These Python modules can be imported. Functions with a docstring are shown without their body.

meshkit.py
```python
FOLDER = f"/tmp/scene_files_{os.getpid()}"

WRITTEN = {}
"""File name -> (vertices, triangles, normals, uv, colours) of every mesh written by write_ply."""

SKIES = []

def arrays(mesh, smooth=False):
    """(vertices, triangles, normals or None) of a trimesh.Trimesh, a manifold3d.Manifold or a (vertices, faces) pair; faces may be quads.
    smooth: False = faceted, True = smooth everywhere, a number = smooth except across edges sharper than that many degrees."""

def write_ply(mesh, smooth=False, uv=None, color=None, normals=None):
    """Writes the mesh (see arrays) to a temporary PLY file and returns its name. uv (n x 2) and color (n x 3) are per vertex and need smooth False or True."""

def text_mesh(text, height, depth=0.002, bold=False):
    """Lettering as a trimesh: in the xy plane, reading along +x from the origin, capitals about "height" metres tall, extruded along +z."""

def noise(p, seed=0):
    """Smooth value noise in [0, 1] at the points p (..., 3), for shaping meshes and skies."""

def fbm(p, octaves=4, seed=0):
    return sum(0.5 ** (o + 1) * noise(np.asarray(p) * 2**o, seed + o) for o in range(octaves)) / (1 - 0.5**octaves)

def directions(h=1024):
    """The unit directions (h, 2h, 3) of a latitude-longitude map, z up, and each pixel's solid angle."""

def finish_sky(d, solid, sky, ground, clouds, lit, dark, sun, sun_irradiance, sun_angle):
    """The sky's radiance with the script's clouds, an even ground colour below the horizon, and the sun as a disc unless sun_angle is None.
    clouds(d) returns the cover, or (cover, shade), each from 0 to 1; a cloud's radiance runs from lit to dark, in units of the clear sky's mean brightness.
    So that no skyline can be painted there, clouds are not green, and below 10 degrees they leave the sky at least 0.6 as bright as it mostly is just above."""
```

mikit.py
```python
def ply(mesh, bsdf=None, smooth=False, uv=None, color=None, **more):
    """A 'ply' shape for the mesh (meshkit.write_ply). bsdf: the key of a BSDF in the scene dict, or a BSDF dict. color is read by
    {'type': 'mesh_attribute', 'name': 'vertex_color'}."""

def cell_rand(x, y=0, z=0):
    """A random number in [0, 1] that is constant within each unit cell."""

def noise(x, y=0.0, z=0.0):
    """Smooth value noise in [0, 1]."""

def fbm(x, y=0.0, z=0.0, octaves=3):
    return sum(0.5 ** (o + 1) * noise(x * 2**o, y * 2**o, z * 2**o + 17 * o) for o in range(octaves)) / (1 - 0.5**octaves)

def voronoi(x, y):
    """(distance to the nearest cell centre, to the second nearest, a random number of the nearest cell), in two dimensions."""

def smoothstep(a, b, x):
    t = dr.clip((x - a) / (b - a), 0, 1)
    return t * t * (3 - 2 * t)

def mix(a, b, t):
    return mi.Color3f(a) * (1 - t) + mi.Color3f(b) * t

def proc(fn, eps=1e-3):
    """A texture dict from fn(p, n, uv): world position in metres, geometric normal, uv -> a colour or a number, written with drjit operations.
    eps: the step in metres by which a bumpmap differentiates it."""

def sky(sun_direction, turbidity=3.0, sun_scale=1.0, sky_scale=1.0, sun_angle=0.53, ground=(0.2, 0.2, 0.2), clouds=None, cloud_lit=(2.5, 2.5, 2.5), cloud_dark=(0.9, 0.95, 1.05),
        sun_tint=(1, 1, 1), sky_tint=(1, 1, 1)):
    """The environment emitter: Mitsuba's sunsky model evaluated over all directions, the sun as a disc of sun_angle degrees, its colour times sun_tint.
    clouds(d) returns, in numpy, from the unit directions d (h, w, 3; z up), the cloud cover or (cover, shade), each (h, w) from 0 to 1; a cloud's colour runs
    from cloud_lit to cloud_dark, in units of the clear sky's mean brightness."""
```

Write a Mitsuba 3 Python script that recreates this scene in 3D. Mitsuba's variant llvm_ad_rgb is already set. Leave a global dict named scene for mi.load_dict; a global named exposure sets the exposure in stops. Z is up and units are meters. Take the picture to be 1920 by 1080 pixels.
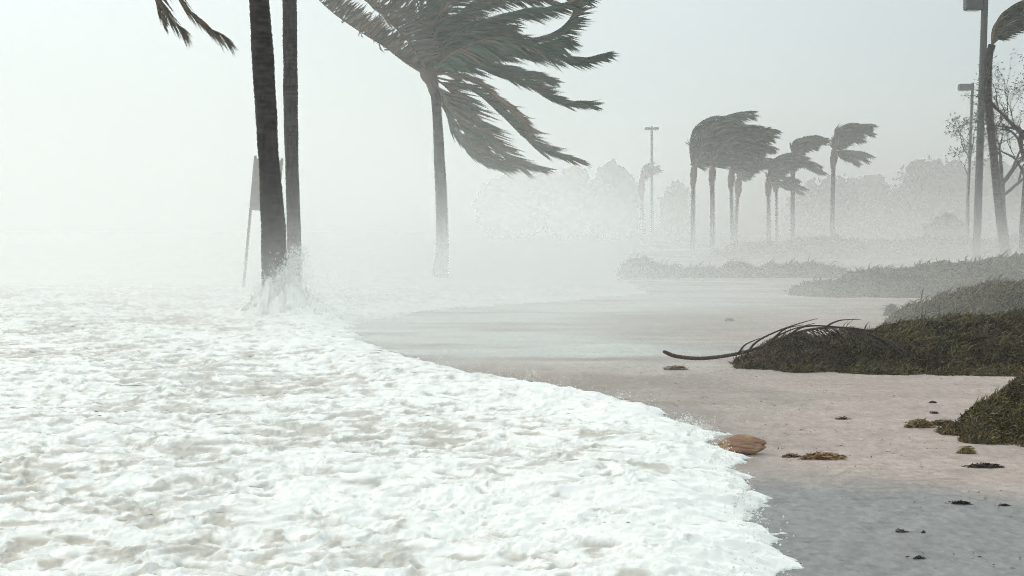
import math, random
import numpy as np, trimesh, shapely
import drjit as dr
import mitsuba as mi
import mikit
from mikit import ply, proc, smoothstep, mix
import meshkit
from scipy.ndimage import zoom as nd_zoom

random.seed(7)
R = np.random.default_rng(7)
T = mi.ScalarTransform4f
scene, labels = {}, {}

# ------------------------------------------------------------------ camera, sky, exposure
CAM_H, F, HORIZON = 1.6, 2637.6, 425.0          # focal length in pixels of a 1920-wide picture
PITCH = math.atan((540 - HORIZON) / F)
scene['camera'] = {
    'type': 'perspective', 'fov': 2 * math.degrees(math.atan(960 / F)), 'fov_axis': 'x',
    'near_clip': 0.05, 'far_clip': 3000.0,
    'to_world': T().look_at(origin=[0, 0, CAM_H], target=[0, math.cos(PITCH), CAM_H - math.sin(PITCH)], up=[0, 0, 1]),
    'medium': {'type': 'ref', 'id': 'haze_medium'},
}


def storm_clouds(d):
    """Full overcast: bright over the sea (west, towards the veiled sun), heavier over the land."""
    toward = d[..., 0] * 0.93 - d[..., 1] * 0.36          # +1 towards the land
    k = np.clip((toward + 0.75) / 1.35, 0, 1)
    k = k * k * (3 - 2 * k)
    lump = meshkit.fbm(d * np.array([2.2, 2.2, 5.0]) + 3.0, 4, 5)
    thin = np.clip(d[..., 2] / 0.75, 0, 1)                   # overcast is brightest overhead
    shade = 0.04 + 0.95 * k * (1 - 0.75 * thin) + 0.22 * (lump - 0.5)
    return np.ones(d.shape[:2]), shade


scene['sky'] = mikit.sky([-0.55, 0.62, 0.62], turbidity=3, sun_scale=0.12, sun_angle=30, clouds=storm_clouds,
                         cloud_lit=(2.40, 2.63, 2.62), cloud_dark=(0.66, 0.83, 0.86), ground=(0.35, 0.34, 0.32))
exposure = 2.15


# ------------------------------------------------------------------ helpers
def W(u, v, y):
    """World point at distance y that the photograph shows at pixel (u, v)."""
    a, b = (u - 960) / F, -(v - 540) / F
    dx, dy, dz = a, math.cos(PITCH) + b * math.sin(PITCH), -math.sin(PITCH) + b * math.cos(PITCH)
    k = y / dy
    return np.array([dx * k, y, CAM_H + dz * k])


def P(u, v, z=0.0):
    """World point at height z under pixel (u, v)."""
    a, b = (u - 960) / F, -(v - 540) / F
    d = np.array([a, math.cos(PITCH) + b * math.sin(PITCH), -math.sin(PITCH) + b * math.cos(PITCH)])
    return np.array([0, 0, CAM_H]) + d * ((z - CAM_H) / d[2])


def PX(w, y):
    return w / F * y


used = {}


def key_for(name, parent=None):
    base = (parent + '__' + name) if parent else name
    n = used.get(base, -1) + 1
    used[base] = n
    return base if n == 0 else f'{base}_{n:03d}'


def put(name, mesh, bsdf, parent=None, smooth=False, color=None, label=None, cat=None, group=None, kind=None):
    k = key_for(name, parent)
    scene[k] = ply(mesh, bsdf, smooth=smooth, color=color)
    tag(k, label, cat, group, kind)
    return k


def thing(name, label, cat, group=None):
    k = key_for(name)
    tag(k, label, cat, group)
    return k


def tag(k, label=None, cat=None, group=None, kind=None):
    d = {a: b for a, b in (('label', label), ('category', cat), ('group', group), ('kind', kind)) if b}
    if d:
        labels[k] = d


def unit(a):
    a = np.asarray(a, float)
    return a / (np.linalg.norm(a, axis=-1, keepdims=True) + 1e-12)


def spline(pts, n):
    """Catmull-Rom through the rows of pts (any width), n samples."""
    p = np.asarray(pts, float)
    p = np.vstack([2 * p[0] - p[1], p, 2 * p[-1] - p[-2]])
    t = np.linspace(0, len(p) - 3 - 1e-6, n)
    i = t.astype(int)
    t = (t - i)[:, None]
    a, b, c, d = p[i], p[i + 1], p[i + 2], p[i + 3]
    return 0.5 * (2 * b + (c - a) * t + (2 * a - 5 * b + 4 * c - d) * t ** 2 + (3 * b - a - 3 * c + d) * t ** 3)


def tube(points, radii, sides=8, ripple=None, cap=True):
    """(vertices, faces) of a tube along points with per-point radii; ripple(i, angle) scales the radius."""
    p = np.asarray(points, float)
    r = np.broadcast_to(np.asarray(radii, float), (len(p),))
    t = unit(np.gradient(p, axis=0))
    ref = np.array([1.0, 0, 0]) if abs(t[0][0]) < 0.8 else np.array([0, 0, 1.0])
    a = np.zeros_like(p)
    for i in range(len(p)):
        ref = ref - t[i] * (ref @ t[i])
        ref = ref / (np.linalg.norm(ref) + 1e-12)
        a[i] = ref
    b = np.cross(t, a)
    ang = np.arange(sides) * 2 * np.pi / sides
    rr = r[:, None] * np.ones((1, sides))
    if ripple is not None:
        rr = rr * ripple(np.arange(len(p))[:, None], ang[None])
    v = (p[:, None] + rr[..., None] * (np.cos(ang)[None, :, None] * a[:, None] + np.sin(ang)[None, :, None] * b[:, None])).reshape(-1, 3)
    i, j = np.meshgrid(np.arange(len(p) - 1), np.arange(sides), indexing='ij')
    q = np.stack([i * sides + j, i * sides + (j + 1) % sides, (i + 1) * sides + (j + 1) % sides, (i + 1) * sides + j], -1).reshape(-1, 4)
    f = np.vstack([q[:, [0, 1, 2]], q[:, [0, 2, 3]]])
    if cap:
        n = len(v)
        v = np.vstack([v, p[:1], p[-1:]])
        k = np.arange(sides)
        f = np.vstack([f, np.stack([k * 0 + n, (k + 1) % sides, k], 1),
                       np.stack([k * 0 + n + 1, (len(p) - 1) * sides + k, (len(p) - 1) * sides + (k + 1) % sides], 1)])
    return v, f


def join(parts):
    vs, fs, at = [], [], 0
    for v, f in parts:
        vs.append(np.asarray(v, float)); fs.append(np.asarray(f, int) + at); at += len(v)
    return np.vstack(vs), np.vstack(fs)


def rbox(sx, sy, sz, c=(0, 0, 0), bev=0.02, m=None):
    """Box with chamfered edges, centred at c."""
    pts = []
    for x in (-1, 1):
        for y in (-1, 1):
            for z in (-1, 1):
                h = np.array([x * sx / 2, y * sy / 2, z * sz / 2])
                for k in range(3):
                    q = h.copy()
                    for j in range(3):
                        if j != k:
                            q[j] -= np.sign(q[j]) * bev
                    pts.append(q)
    hull = trimesh.convex.convex_hull(np.array(pts))
    v = np.array(hull.vertices)
    if m is not None:
        v = v @ np.asarray(m).T
    return v + np.asarray(c), np.array(hull.faces)


def octa(points, radii, stretch=None):
    """Small droplets: one octahedron at each point; stretch (n,3) elongates it along that vector."""
    base = np.array([[1, 0, 0], [-1, 0, 0], [0, 1, 0], [0, -1, 0], [0, 0, 1], [0, 0, -1]], float)
    f = np.array([[0, 2, 4], [2, 1, 4], [1, 3, 4], [3, 0, 4], [2, 0, 5], [1, 2, 5], [3, 1, 5], [0, 3, 5]])
    n = len(points)
    v = base[None] * np.asarray(radii)[:, None, None]
    if stretch is not None:
        v = v + (v @ unit(stretch)[:, :, None]) * stretch[:, None, :]
    v = v + np.asarray(points)[:, None]
    return v.reshape(-1, 3), (f[None] + 6 * np.arange(n)[:, None, None]).reshape(-1, 3)


def blades(base, direction, length, width, bend, side=None):
    """Leaf blades (5 vertices, 3 triangles each): rows of base points, directions, lengths, widths, bend vectors."""
    n = len(base)
    d = unit(direction)
    if side is None:
        side = np.cross(d, unit(R.normal(size=(n, 3))))
    s = unit(side) * (np.asarray(width) / 2)[:, None]
    L = np.asarray(length)[:, None]
    mid = base + d * L * 0.5 + bend * L * 0.2
    tip = base + d * L * 0.92 + bend * L * 0.75
    v = np.stack([base - s * 0.7, base + s * 0.7, mid - s, mid + s, tip], 1).reshape(-1, 3)
    f = np.array([[0, 1, 3], [0, 3, 2], [2, 3, 4]])
    return v, (f[None] + 5 * np.arange(n)[:, None, None]).reshape(-1, 3)


def fb(x, y, s, octaves=3, seed=0, z=0.0):
    p = np.stack([x / s, y / s, np.zeros_like(x) + z], -1)
    return meshkit.fbm(p, octaves, seed)


def ridged(x, y, s, octaves, seed, gain=0.5):
    out, a, tot = 0, 1.0, 0
    for o in range(octaves):
        n = meshkit.noise(np.stack([x / s * 2 ** o, y / s * 2 ** o, np.zeros_like(x) + 0.37 * o + seed], -1), seed + o)
        out = out + a * (1 - np.abs(2 * n - 1)); tot += a; a *= gain
    return out / tot


# ------------------------------------------------------------------ materials
VC = {'type': 'mesh_attribute', 'name': 'vertex_color'}
scene['foliage_bsdf'] = {'type': 'twosided', 'bsdf': {'type': 'principled', 'base_color': VC, 'roughness': 0.7, 'specular': 0.25}}
scene['foam_bsdf'] = {'type': 'twosided', 'bsdf': {'type': 'principled', 'base_color': VC, 'roughness': 0.6, 'specular': 0.2}}
scene['spray_bsdf'] = {'type': 'twosided', 'bsdf': {'type': 'diffuse', 'reflectance': {'type': 'rgb', 'value': [0.86, 0.87, 0.85]}}}


def bark_color(p, n, uv):
    k = mikit.fbm(p.x * 9, p.y * 9, p.z * 14, 4)
    rings = mikit.fbm(p.x * 2, p.y * 2, p.z * 26, 2)
    c = mix((0.009, 0.006, 0.008), (0.048, 0.039, 0.038), smoothstep(0.3, 0.8, 0.55 * k + 0.45 * rings))
    c = mix(c, (0.050, 0.054, 0.047), smoothstep(0.55, 0.75, mikit.fbm(p.x * 3, p.y * 3, p.z * 1.3 + 9, 3)) * 0.6)
    soaked = 1 - smoothstep(2.2, 4.6, p.z + 1.2 * mikit.fbm(p.x * 6, p.y * 6, p.z * 1.5, 3))      # bark soaked by the waves
    return c * (1 - 0.6 * soaked)


def bark_bump(p, n, uv):
    return mikit.fbm(p.x * 22, p.y * 22, p.z * 34, 3)


scene['bark_bsdf'] = {'type': 'bumpmap', 'scale': 0.02, 'arbitrary': proc(bark_bump, 0.004),
                      'bsdf': {'type': 'principled', 'base_color': proc(bark_color), 'roughness': 0.7, 'specular': 0.2}}
scene['metal_bsdf'] = {'type': 'principled', 'base_color': {'type': 'rgb', 'value': [0.075, 0.08, 0.08]}, 'roughness': 0.55, 'metallic': 0.0, 'specular': 0.4}


def board_color(p, n, uv):
    return mix((0.24, 0.215, 0.20), (0.34, 0.31, 0.29), mikit.fbm(p.x * 3, p.y * 3, p.z * 9, 3))


scene['board_bsdf'] = {'type': 'principled', 'base_color': proc(board_color), 'roughness': 0.8}

def sand_mask(p):
    """1 on the stretch the last wave has just left (saturated, dark); the drier sand beyond keeps its pink tone."""
    s = p.y + 0.22 * p.x - 8.75 + 1.2 * (mikit.fbm(p.x * 0.9, p.y * 0.6, 3, 3) - 0.5)
    return 1 - smoothstep(-0.25, 0.75, s)


def wet_band(p, uv):
    """Sand still glistening next to the water's edge (uv.x: metres from the edge)."""
    return 1 - smoothstep(0.10, 0.75, uv.x + 0.5 * (mikit.fbm(p.x * 2.5, p.y * 2.5, 6, 3) - 0.5))


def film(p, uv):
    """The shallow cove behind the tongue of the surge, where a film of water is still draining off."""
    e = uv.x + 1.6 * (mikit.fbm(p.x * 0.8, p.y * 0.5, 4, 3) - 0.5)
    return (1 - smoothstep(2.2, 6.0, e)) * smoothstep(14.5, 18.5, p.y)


def sand_color(p, n, uv):
    big = mikit.fbm(p.x * 0.55, p.y * 0.3, 1, 3)
    fine = mikit.fbm(p.x * 26, p.y * 14, 5, 3)
    mid = mikit.fbm(p.x * 4.5, p.y * 2.2, 8, 4)
    dry = mix((0.345, 0.285, 0.26), (0.42, 0.355, 0.325), 0.5 * big + 0.5 * mid)
    damp = mix((0.30, 0.262, 0.238), (0.365, 0.318, 0.29), mid)
    c = mix(dry, damp, smoothstep(0.42, 0.62, big))
    mist_tone = film(p, uv) * smoothstep(0.15, 0.65, mikit.fbm(p.x * 0.5 + 2, p.y * 1.3, 31, 4))
    c = mix(c, (0.60, 0.635, 0.605), 0.8 * mist_tone)                # pale mist and sky sheen over the cove, put into the sand colour
    c = c * (1 - 0.16 * wet_band(p, uv) * (1 - mist_tone)) * (0.88 + 0.24 * mikit.fbm(p.x * 1.1 + p.y * 0.5, p.y * 4.5, 21, 3))
    wet = mix((0.170, 0.172, 0.178), (0.275, 0.27, 0.268), 0.6 * mid + 0.4 * fine)
    c = mix(c, wet, sand_mask(p))
    speck = mikit.fbm(p.x * 90, p.y * 50, 11, 2)
    return c * (0.72 + 0.36 * fine + 0.26 * speck)


def sand_bump(p, n, uv):
    return mikit.fbm(p.x * 24, p.y * 24, 2, 3) + 2.2 * mikit.fbm(p.x * 5, p.y * 9, 7, 2)


def sand_rough(p, n, uv):
    return mi.Float(0.85) - dr.maximum(0.4 * dr.maximum(sand_mask(p), wet_band(p, uv)), 0.62 * film(p, uv))


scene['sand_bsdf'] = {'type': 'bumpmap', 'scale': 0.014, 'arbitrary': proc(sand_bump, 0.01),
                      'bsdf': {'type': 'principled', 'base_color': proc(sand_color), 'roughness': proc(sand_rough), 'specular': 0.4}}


def husk_color(p, n, uv):
    a = mikit.fbm(p.x * 14, p.y * 14, p.z * 60, 3)
    b = mikit.fbm(p.x * 12, p.y * 12, p.z * 12 + 4, 3)
    c = mix((0.20, 0.10, 0.062), (0.42, 0.25, 0.175), a)
    return mix(c, (0.40, 0.30, 0.15), smoothstep(0.5, 0.7, b) * 0.6)


scene['husk_bsdf'] = {'type': 'bumpmap', 'scale': 0.01, 'arbitrary': proc(lambda p, n, uv: mikit.fbm(p.x * 30, p.y * 30, p.z * 120, 3), 0.003),
                      'bsdf': {'type': 'principled', 'base_color': proc(husk_color), 'roughness': 0.7}}

# ------------------------------------------------------------------ ground: one sheet of sand
def ground_z(x, y):
    z = 0.05 * (fb(x, y, 3.0, 3, 11) - 0.5) + 0.012 * (fb(x, y * 0.7, 0.45, 3, 12) - 0.5)
    far = np.clip((np.hypot(x, y) - 40) / 60, 0, 1)
    return z * (1 - 0.6 * far) - 0.02 * far


def graded(lo, hi, fine_lo, fine_hi, step, grow):
    xs = list(np.arange(fine_lo, fine_hi + 1e-6, step))
    d = step
    while xs[-1] < hi:
        d *= grow; xs.append(min(xs[-1] + d, hi))
    d = step
    while xs[0] > lo:
        d *= grow; xs.insert(0, max(xs[0] - d, lo))
    return np.array(xs)


def grid_mesh(X, Y, Z, keep=None):
    n, m = X.shape
    v = np.stack([X, Y, Z], -1).reshape(-1, 3)
    i, j = np.meshgrid(np.arange(n - 1), np.arange(m - 1), indexing='ij')
    q = np.stack([i * m + j, i * m + j + 1, (i + 1) * m + j + 1, (i + 1) * m + j], -1).reshape(-1, 4)
    if keep is not None:
        k = keep.reshape(-1)
        q = q[k[q].any(1)]
    f = np.vstack([q[:, [0, 1, 2]], q[:, [0, 2, 3]]])
    idx = np.unique(f)
    remap = np.full(len(v), -1); remap[idx] = np.arange(len(idx))
    return v[idx], remap[f], idx


gx = graded(-320, 320, 0.2, 6.5, 0.045, 1.07)
gy = graded(-20, 320, 5.5, 17.0, 0.055, 1.035)
GX, GY = np.meshgrid(gx, gy)
v, f, _ = grid_mesh(GX, GY, ground_z(GX, GY))
GROUND = (v, f)

# ------------------------------------------------------------------ sea: the foaming surge that runs up the beach
EDGE_PX = [(1452, 1110), (1442, 1075), (1432, 1010), (1404, 965), (1366, 915), (1370, 862), (1322, 812), (1205, 772), (1085, 742), (1000, 722),
           (900, 702), (805, 688), (722, 664), (655, 642), (640, 622), (670, 604), (770, 586), (860, 577), (960, 570), (1100, 562), (1215, 550), (1180, 534), (1150, 516)]
edge = [P(*e)[:2] for e in EDGE_PX]
edge = [np.array([0.9, 2.0]), np.array([0.95, 4.0])] + edge + [np.array(q, float) for q in ((4.6, 62), (7.5, 90), (14, 150), (26, 330))]
edge = np.array(edge)
sea_poly = shapely.Polygon([(-400, 2)] + [tuple(e) for e in edge] + [(-400, 330)])


def edge_distance(x, y):
    """Metres inside the water's edge (negative on the sand)."""
    p = np.stack([x.ravel(), y.ravel()], 1)
    d = np.full(len(p), 1e9)
    for a, b in zip(edge[:-1], edge[1:]):
        t = np.clip(((p - a) @ (b - a)) / ((b - a) @ (b - a)), 0, 1)
        d = np.minimum(d, np.hypot(*(p - a - t[:, None] * (b - a)).T))
    inside = shapely.contains_xy(sea_poly, p[:, 0], p[:, 1])
    return np.where(inside, d, -d).reshape(x.shape)


def water_height(x, y):
    """(height, foam cover, distance inside the ragged edge)"""
    s = edge_distance(x, y)
    dist = np.hypot(x, y)
    wob = fb(x, y, 0.55, 4, 31) - 0.5
    near = np.clip(1.6 - dist / 16, 0.25, 1)
    fing = ridged(x * 0.2 + y * 0.1, y, 0.2, 2, 33) - 0.6
    s = s + 0.06 + 0.55 * wob * (0.35 + np.clip(dist / 20, 0, 1)) + 0.20 * fing + 0.17 * (fb(x * .35, y, 0.055, 2, 34) - .5)
    wx = x + 0.22 * (fb(x, y, 0.38, 4, 41) - 0.5) * 2
    wy = y + 0.22 * (fb(x, y, 0.38, 4, 42) - 0.5) * 2
    a = ridged(wx * 0.9, wy, 0.42, 3, 51)
    b = ridged(wx * 0.8, wy, 0.145, 4, 61, 0.62)
    c = fb(wx, wy, 0.045, 2, 71)
    swell = fb(x * 0.55 + 0.2 * y, y, 2.1, 3, 81) - 0.5
    body = 0.10 + 0.13 * swell + 0.055 * (a - 0.55) + 0.058 * (b - 0.55) + 0.028 * (c - 0.5)
    far = np.clip((dist - 25) / 60, 0, 1)
    body = body + far * 0.5 * (ridged(x * 0.5, y, 6.0, 3, 91) - 0.45)
    for bx, by, rr, hh in ((-4.05, 23.6, .5, .42), (-3.65, 23.6, .5, .46), (-2.9, 23.3, .8, .20), (-4.45, 28.75, .4, .45)):
        body = body + hh * np.exp(-((x - bx) / rr) ** 2 - ((y - by) / (rr * .8)) ** 2) * (0.25 + 1.3 * (ridged(wx, wy, 0.16, 3, 17) - .3))
    rim = 0.05 * np.exp(-((s - 0.7) / 0.5) ** 2)
    g = ground_z(x, y)
    lift = 1 - np.exp(-np.clip(s, 0, None) / 0.34)
    behind = np.clip((y - 21) / 5, 0, 1) * np.clip((x + 4) / 3, 0, 1)      # beyond the tongue the water is a thin film
    z = g + (np.maximum(body, 0.015) * (1 - 0.5 * behind) + rim * (1 - behind)) * lift
    z = np.where(s <= 0, g - 0.03 + np.clip(s, -0.3, 0) * 0.3, z)
    foam = 0.20 * a + 0.42 * b + 0.85 * (fb(wx, wy, 0.095, 4, 95) - 0.5) + 0.42 * (fb(x, y, 1.1, 3, 96) - .5) + 0.35 * np.exp(-np.clip(s, 0, 9) / 0.7)
    return z, foam, s


rows = [2.2]
while rows[-1] < 325:
    d = rows[-1]
    step = 0.0032 * max(d, 5) if d < 34 else 0.0032 * 34 * (d / 34) ** 1.6
    rows.append(d + (0.03 if d < 5.5 else step))
tg = graded(-1.6, 0.42, -0.385, 0.42, 1.7 / 1406, 1.06)
TT, DD = np.meshgrid(tg, np.array(rows))
SX, SY = TT * DD, DD
zz, foam, sd = water_height(SX, SY)
v, f, idx = grid_mesh(SX, SY, zz, keep=sd > 0)
fo = foam.reshape(-1)[idx]
k = np.clip((fo - 0.25) / 0.28, 0, 1)[:, None]
k = k * k * (3 - 2 * k)
k = np.maximum(k, np.clip((v[:, 1:2] - 24) / 14, 0, 1))      # farther out the wind has whipped everything to foam
tint = fb(v[:, 0], v[:, 1], 1.7, 2, 99)[:, None]
col = (np.array([0.53, 0.495, 0.44]) * (1 - tint) + np.array([0.60, 0.595, 0.565]) * tint) * (1 - k) + np.array([0.93, 0.935, 0.92]) * k
put('sea', (v, f), 'foam_bsdf', smooth=True, color=col, kind='structure', label='white foaming storm surge running up the sand')

gd = -edge_distance(GROUND[0][:, 0], GROUND[0][:, 1])
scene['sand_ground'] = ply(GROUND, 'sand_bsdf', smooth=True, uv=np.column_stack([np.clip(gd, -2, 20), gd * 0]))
tag('sand_ground', kind='structure')

# flecks thrown up along the front of the surge and over its crests
pts = []
for a, b in zip(edge[1:14], edge[2:15]):
    n = int(220 * np.linalg.norm(b - a))
    t = R.random(n)[:, None]
    q = a * (1 - t) + b * t + R.normal(size=(n, 2)) * 0.07 - np.array([0.05, 0.0])
    pts.append(np.column_stack([q, np.abs(R.normal(size=n)) * 0.07 + 0.01]))
pts = np.vstack(pts)
pts[:, 2] += ground_z(pts[:, 0], pts[:, 1])
for (u0, v0), (u1, v1), n in (((1262, 818), (1300, 800), 240), ((1288, 826), (1335, 815), 260), ((1375, 965), (1408, 935), 260), ((1395, 985), (1425, 972), 160),
                              ((1150, 770), (1172, 752), 160), ((980, 728), (1010, 706), 160), ((1330, 880), (1372, 872), 160), ((820, 690), (850, 668), 160)):
    y_ = P(u0, v0)[1]
    p0, p1 = W(u0, v0, y_) + [0, 0, .04], W(u1, v1, y_) + [0, 0, .04]
    t = R.random((n, 1)) ** 1.2
    arc = np.sin(np.pi * t) * np.linalg.norm(p1 - p0) * .3
    pts = np.vstack([pts, p0 * (1 - t) + p1 * t + arc * np.array([0, 0, 1]) + R.normal(size=(n, 3)) * (.006 + .03 * t)])
rad = 0.0015 + 0.006 * R.random(len(pts)) ** 3
put('surge_spray', octa(pts, rad), 'spray_bsdf', smooth=False, label='white flecks of spray along the front of the surge', cat='spray', kind='stuff')

# ------------------------------------------------------------------ palms
WIND = np.array([1.0, 0.12, 0.05])


def palm_trunk(pts, widths, y, parent, seed, bands=0.11, sides=20):
    """pts: pixels from the base up at distance y (or (u, v, y)); widths: pixels."""
    w = np.array([np.append(W(p[0], p[1], p[2] if len(p) > 2 else y), PX(q, y) / 2) for p, q in zip(pts, widths)])
    length = np.linalg.norm(np.diff(w[:, :3], axis=0), axis=1).sum()
    n = int(max(24, min(220, length / bands * 4)))
    c = spline(w, n)
    rng = np.random.default_rng(seed)
    ph = rng.random(sides) * 6
    ring = np.abs(((np.arange(n) * length / n / bands + 0.15 * np.sin(np.arange(n) * .7)) % 1.0) - 0.5) * 2

    def ripple(i, ang):
        lump = meshkit.fbm(np.stack([np.cos(ang) * 1.2 + 0 * i, np.sin(ang) * 1.2 + 0 * i, i * length / n * 2.2 + 0 * ang + seed], -1), 3, seed)
        return 1 + 0.06 * (ring[i] - 0.5) + 0.16 * (lump - 0.5)

    m = tube(c[:, :3], c[:, 3], sides, ripple)
    return put('trunk', m, 'bark_bsdf', parent, smooth=True), c


def frond(parent, ctrl, rng, leaf=0.7, width=0.035, n=70, sweep=0.9, droop=0.35, rach=0.03, color=(0.075, 0.095, 0.06), dead=0.25,
          start=0.12, side_bias=0.0, rachis_color=(0.11, 0.09, 0.06), wind=WIND, clump=0.0):
    """A palm frond along control points; leaflets in two rows, swept by the wind."""
    c = spline(ctrl, 40)
    tt = np.linspace(0, 1, 40)
    rv, rf = tube(c, rach * (1 - 0.85 * tt), 5)
    t = np.clip(np.linspace(start, 0.995, n) + rng.normal(size=n) * 0.003, 0, 1)
    pos = np.stack([np.interp(t, tt, c[:, k]) for k in range(3)], 1)
    tan = unit(np.gradient(c, axis=0))
    T_ = unit(np.stack([np.interp(t, tt, tan[:, k]) for k in range(3)], 1))
    S = unit(np.cross(T_, np.array([0.15, 0.35, 1.0])))
    bv, bf, bc, at = [], [], [], 0
    for sgn in (-1, 1):
        ln = leaf * (0.25 + 0.75 * np.sin(np.pi * np.clip(0.18 + 0.72 * t, 0, 1)) ** 0.8) * (0.8 + 0.4 * rng.random(n))
        ln = np.where(rng.random(n) < 0.05, ln * 0.4, ln)
        jit = rng.normal(size=(n, 3)) * 0.10
        if clump:
            jit = jit + np.repeat(rng.normal(size=(n // 6 + 1, 3)), 6, axis=0)[:n] * clump
        d = 0.75 * T_ + sgn * S * (0.75 + side_bias * sgn) + unit(wind) * sweep + np.array([0, 0, -droop]) + jit
        bend = unit(wind) * 0.25 * sweep + np.array([0, 0, -droop * 0.5]) + rng.normal(size=(n, 3)) * 0.06
        side = unit(np.cross(d, np.array([0.1, 1.0, 0.3]) + rng.normal(size=(n, 3)) * 0.45))
        bvv, bff = blades(pos, d, ln, width * (0.75 + 0.5 * rng.random(n)), bend, side)
        m = rng.random(n)[:, None]
        base = np.array(color) * (0.7 + 0.6 * rng.random(n)[:, None])
        brown = np.array([0.16, 0.115, 0.085]) * (0.7 + 0.6 * rng.random(n)[:, None])
        cc = np.where(m < dead, brown, base)
        bv.append(bvv); bf.append(bff + at); at += len(bvv); bc.append(np.repeat(cc, 5, axis=0))
    k = put('frond', (np.vstack(bv), np.vstack(bf)), 'foliage_bsdf', parent, color=np.vstack(bc))
    scene[k + '__rachis'] = ply((rv, rf), 'foliage_bsdf', color=np.tile(np.array(rachis_color), (len(rv), 1)))
    return k


def wind_ctrl(o, d0, L, bend=1.4, lift=0.0, wind=WIND, steps=12, sag=0.25):
    """Centre line of a frond that leaves o along d0 and is bent over by the wind."""
    p, out, d = np.array(o, float), [np.array(o, float)], unit(d0)
    for i in range(steps):
        t = (i + 1) / steps
        dd = unit(d * (1 - 0.75 * t) + unit(wind) * bend * t ** 1.5 + np.array([0, 0, lift - sag * t * t]))
        p = p + dd * L / steps
        out.append(p.copy())
    return np.array(out)


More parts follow.
